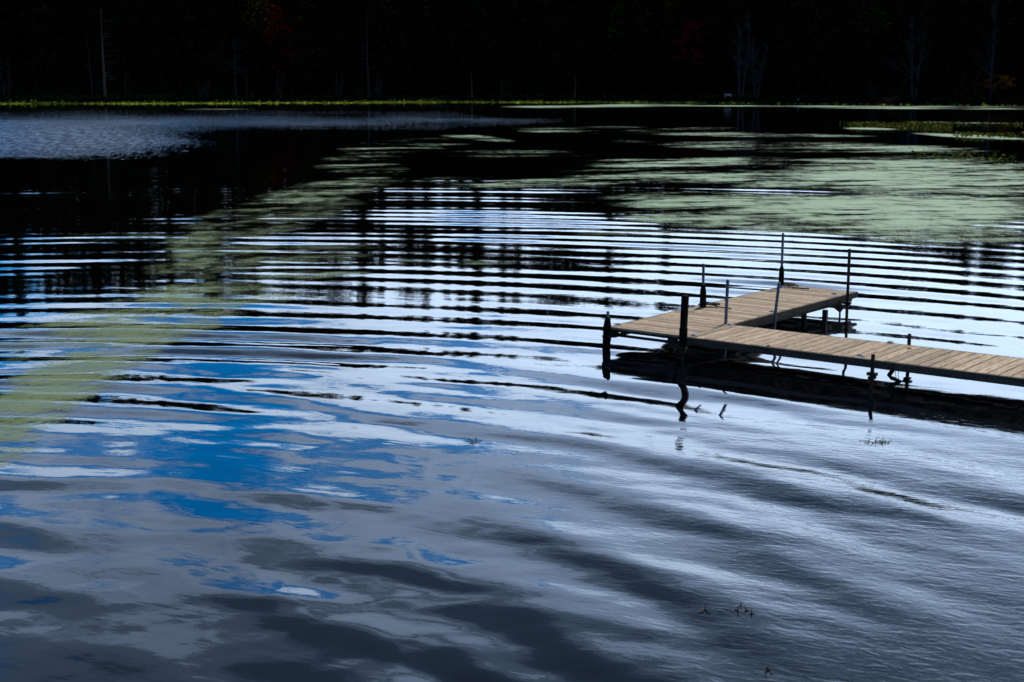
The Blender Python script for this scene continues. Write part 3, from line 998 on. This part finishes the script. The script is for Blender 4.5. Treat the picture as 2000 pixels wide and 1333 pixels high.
def post(base, top, sleeve=None, r=0.021, mat=None, label=None, sr=0.05, bracket=True):
    """a pipe through a photo point at deck level up to another at the same distance"""
    wx, wy = ground(base[0], base[1], ZD)
    b3 = np.array((float(wx), float(wy), ZD))
    t3 = np.array(at_depth(top[0], top[1], float(wy)))
    dirn = (t3 - b3)
    bot = b3 - dirn * (1.6 / max(dirn[2], .05)) * np.array((.25, 1, 1)) if dirn[2] > .3 else b3 - np.array((0, 0, 1.6))
    m_ = MB().tube([loc3(bot), loc3(b3), loc3(t3), loc3(t3 + np.array((0, 0, .004)))], [r, r, r, r * .75], 12)
    p = m_.build('post', mat or M_PIPE, dock, True)
    if label: p['label'] = label
    if sleeve:
        z_hi = at_depth(base[0], sleeve[0], float(wy))[2]
        z_lo = sleeve[1]
        f = lambda z: b3 + dirn * ((z - ZD) / dirn[2])
        prof = [(z_lo, sr * .9), (z_lo + .04, sr), (ZD - .02, sr * 1.02), (z_hi - .12, sr * .98), (z_hi - .03, sr * .72), (z_hi, sr * .5)]
        if sleeve[2:] == ('round',):
            prof = [(z_lo, sr * 1.05), (ZD + .15, sr * 1.1), (ZD + .152, sr * .98), (z_hi - .02, sr), (z_hi - .006, sr * .85), (z_hi, sr * .5)]
        MB().tube([loc3(f(z)) for z, _ in prof], [q for _, q in prof], 14).build('sleeve', M_SLEEVE, p, True)
    if bracket:
        x_, y_, _ = loc3(b3)
        MB().box(x_ - .06, x_ + .06, y_ - .035, y_ + .035, ZB - .045, ZB - .004, .006).box(x_ - .035, x_ + .035, y_ - .05, y_ + .05, ZB - .09, ZB - .05, .006).build('bracket', M_UNDER, p)
    return p


post((1186, 641), (1187.5, 609), (620, -.3), label='short pipe in a fat black sleeve at the outer corner', sr=.056)
post((1334, 663), (1338.5, 577), (577, ZD - .09, 'round'), r=.018, mat=M_RUST, label='fat black capped post at the walkway corner', sr=.052)
post((1373, 600.5), (1374, 516), (556, ZD - .1), label='pipe with black sleeve halfway along the platform', sr=.05)
post((1525.5, 560.5), (1529.5, 456), (520, ZD - .1), label='tallest pipe with black sleeve at the far corner', sr=.046)
post((1417.5, 632), (1421.5, 547), r=.023, label='plain grey pipe at the inner corner', bracket=False)
post((1514, 615.5), (1521.8, 553), r=.022, label='plain leaning grey pipe on the inner platform edge', bracket=False)
post((1655.5, 577.5), (1659.5, 487), r=.024, mat=M_RUST, label='rusty pipe at the far right corner of the platform')
post((1704.5, 711.5), (1705.5, 693), r=.024, mat=M_RUST, label='short rusty pipe on the near side of the walkway')
post((1775.5, 671.5), (1776.5, 653), r=.024, mat=M_RUST, label='short rusty pipe on the far side of the walkway')

# pale plates screwed to the deck corners and joints
plate_m = MB().box(-.046, .046, -.03, .03, 0, .012, .004).box(-.03, .03, -.02, .02, .012, .024, .004).mesh('corner_plate', M_PLATE)
for (qx, qy) in ((1207, 635), (1398, 594.5), (1527.5, 561.5), (1630, 575), (1356, 656.5), (1426, 635.5), (1509, 609.5), (1681, 696), (1739, 670.5)):
    wx, wy = ground(qx, qy, ZD)
    x_, y_ = loc(float(wx), float(wy))
    x_ = min(max(x_, .03), PW + WL) if y_ > WW + .05 else max(x_, .03)
    link('corner_plate', plate_m, dock, (x_, y_, ZD + .003), prnd.uniform(-.2, .2))

# bent brace and dangling string below the walkway, clamp below the far corner
yb = 17.5 * EV[1] + (U0 + 5.0) * EU[1]
wx, wy = ground(1757, 690, ZD)
dep = float(wy) - .25
br = [at_depth(1752, 712, dep), at_depth(1736, 734, dep), at_depth(1742, 739, dep), at_depth(1757, 745, dep), at_depth(1755, 775, dep)]
MB().tube([loc3(p) for p in br], [.03, .03, .028, .028, .026], 8).build('brace', M_UNDER, dock, True)
st = [at_depth(1753, 716, dep), at_depth(1749, 728, dep), at_depth(1750, 738, dep), at_depth(1754, 744, dep)]
MB().tube([loc3(p) for p in st], .004, 5).tube([loc3(at_depth(1757, 718, dep)), loc3(at_depth(1754, 733, dep)), loc3(at_depth(1756, 743, dep))], .004, 5).build('string', M_ROPE, dock)
wx, wy = ground(1645, 580, ZD)
dep = float(wy) - .1
cl = MB()
p_ = [loc3(at_depth(1626, 599, dep)), loc3(at_depth(1640, 592, dep)), loc3(at_depth(1649, 600, dep)), loc3(at_depth(1641, 611, dep))]
v2 = [(a, b_ - .02, c) for a, b_, c in p_] + [(a, b_ + .02, c) for a, b_, c in p_]
cl.add(v2, [(0, 1, 2, 3), (7, 6, 5, 4), (0, 4, 5, 1), (1, 5, 6, 2), (2, 6, 7, 3), (3, 7, 4, 0)])
cl.tube([loc3(at_depth(1641, 586, dep)), loc3(at_depth(1640, 626, dep))], .016, 8)
cl.build('corner_clamp', M_UNDER, dock)
for (qx, qy) in ((1570, 622), (1611, 630)):
    wx, wy = ground(qx, qy, 0)
    x_, y_ = loc(float(wx), float(wy))
    MB().box(x_ - .035, x_ + .035, y_ - .03, y_ + .03, -1.2, ZD - .118, .006).build('leg', M_UNDER, dock)

# ------------------------------------------------------------------ loose things on the dock and on the water
def rope(px_pts, label, seed):
    rs_ = np.random.RandomState(seed)
    pts = []
    for (qx, qy) in px_pts:
        wx, wy = ground(qx, qy, ZD)
        pts.append(np.array((float(wx), float(wy), ZD + .022 + rs_.uniform(0, .012))))
    # a loose pile of loops about the first points, then the tail
    full = []
    c = pts[0]
    for i in range(34):
        a_ = i * 0.62
        rr = .05 + .045 * math.sin(i * 1.7) + .012 * rs_.rand()
        along = (pts[1] - pts[0]) * (i / 34.0)
        full.append(c + along + np.array((math.cos(a_) * rr * 1.5, math.sin(a_) * rr, .008 * (i % 5) + .012 * rs_.rand())))
    for a_, b_ in zip(pts[1:-1], pts[2:]):
        for f in np.linspace(0, 1, 6)[:-1]:
            p = a_ * (1 - f) + b_ * f
            full.append(p + np.array((rs_.normal(0, .012), rs_.normal(0, .02), 0)))
    full.append(pts[-1])
    o_ = full[0].copy(); o_[2] = ZD
    r_ = MB().tube([p - o_ for p in full], .011, 6).build('mooring_rope', M_ROPE, None, True)
    r_.location = o_
    tag(r_, label, 'rope', 'ropes left on the platform')


rope([(1380, 599.5), (1391, 600), (1404, 603), (1416, 604.5), (1428, 606)], 'frayed dark rope piled at the sleeved post halfway along the platform', 1)
rope([(1534, 559), (1546, 563), (1558, 566), (1570, 567.5), (1580, 567)], 'frayed dark rope piled at the tallest post on the far corner', 2)


def leaf_thing(qx, qy, label, seed):
    wx, wy = ground(qx, qy, ZD)
    rs_ = random.Random(seed)
    vs = [(0, 0, .004)]
    n_ = 10
    for i in range(n_):
        a_ = i * 2 * math.pi / n_
        rr = .045 * (1.0 if i % 2 == 0 else .55) * rs_.uniform(.8, 1.2)
        vs.append((math.cos(a_) * rr, math.sin(a_) * rr * .8, .006 + rs_.uniform(0, .014)))
    o_ = MB().add(vs, [(0, i + 1, (i + 1) % n_ + 1) for i in range(n_)]).build('fallen_leaf', M_FALLEN)
    o_.location = (float(wx), float(wy), ZD)
    tag(o_, label, 'leaf', 'fallen leaves on the dock')


leaf_thing(1776, 682, 'orange fallen leaf on the walkway planks near the far short pipe', 1)
leaf_thing(1501, 676, 'yellow fallen leaf at the near edge of the walkway', 2)
leaf_thing(1202, 634, 'orange fallen leaf beside the pale plate on the outer corner', 3)


def sprig(qx, qy, w, label, seed, n_=7):
    wx, wy = ground(qx, qy, 0)
    rs_ = np.random.RandomState(seed)
    m_ = MB()
    for i in range(n_):
        x0 = w * (2 * (i + rs_.rand()) / n_ - 1)
        y0 = rs_.normal(0, .06)
        a_ = rs_.uniform(-1.3, 1.3)
        L = rs_.uniform(.02, .075)
        c_ = rs_.uniform(-.6, .6)
        m_.tube([(x0, y0, -.015), (x0 + math.sin(a_) * L * .5, y0, .004 + math.cos(a_) * L * .35),
                 (x0 + math.sin(a_ + c_) * L, y0 + rs_.normal(0, .02), .004 + max(.1, math.cos(a_ + c_)) * L * .6)], [.0045, .004, .0015], 5)
        for q in range(2):
            y1 = rs_.normal(0, .05)
            x1 = x0 + rs_.normal(0, .02)
            e_ = rs_.uniform(.008, .03)
            m_.add([(x1 - e_, y1, .002), (x1, y1 - .012, .004), (x1 + e_ * 1.2, y1 + .004, .005), (x1, y1 + .015, .003)], [(0, 1, 2, 3)])
    o_ = m_.build('water_weed_sprig', M_SPRIG)
    o_.location = (float(wx), float(wy), float(wave(np.array([float(wx)]), np.array([float(wy)]))[0]) + .004)
    tag(o_, label, 'water weed', 'sprigs of weed sticking out of the water')


sprig(1713, 864, .13, 'widest dark weed sprig, floating below the walkway pipes', 1, 12)
sprig(925, 861, .05, 'small dark weed sprig in open water left of the dock', 2, 5)
sprig(1452, 1191, .07, 'brown weed sprig with an upright stalk in the near water', 3, 4)
sprig(1376, 1194, .015, 'single thin weed stalk left of the upright brown sprig', 4, 2)
sprig(1495, 1306, .012, 'single dark weed stub lowest in the near water', 5, 2)
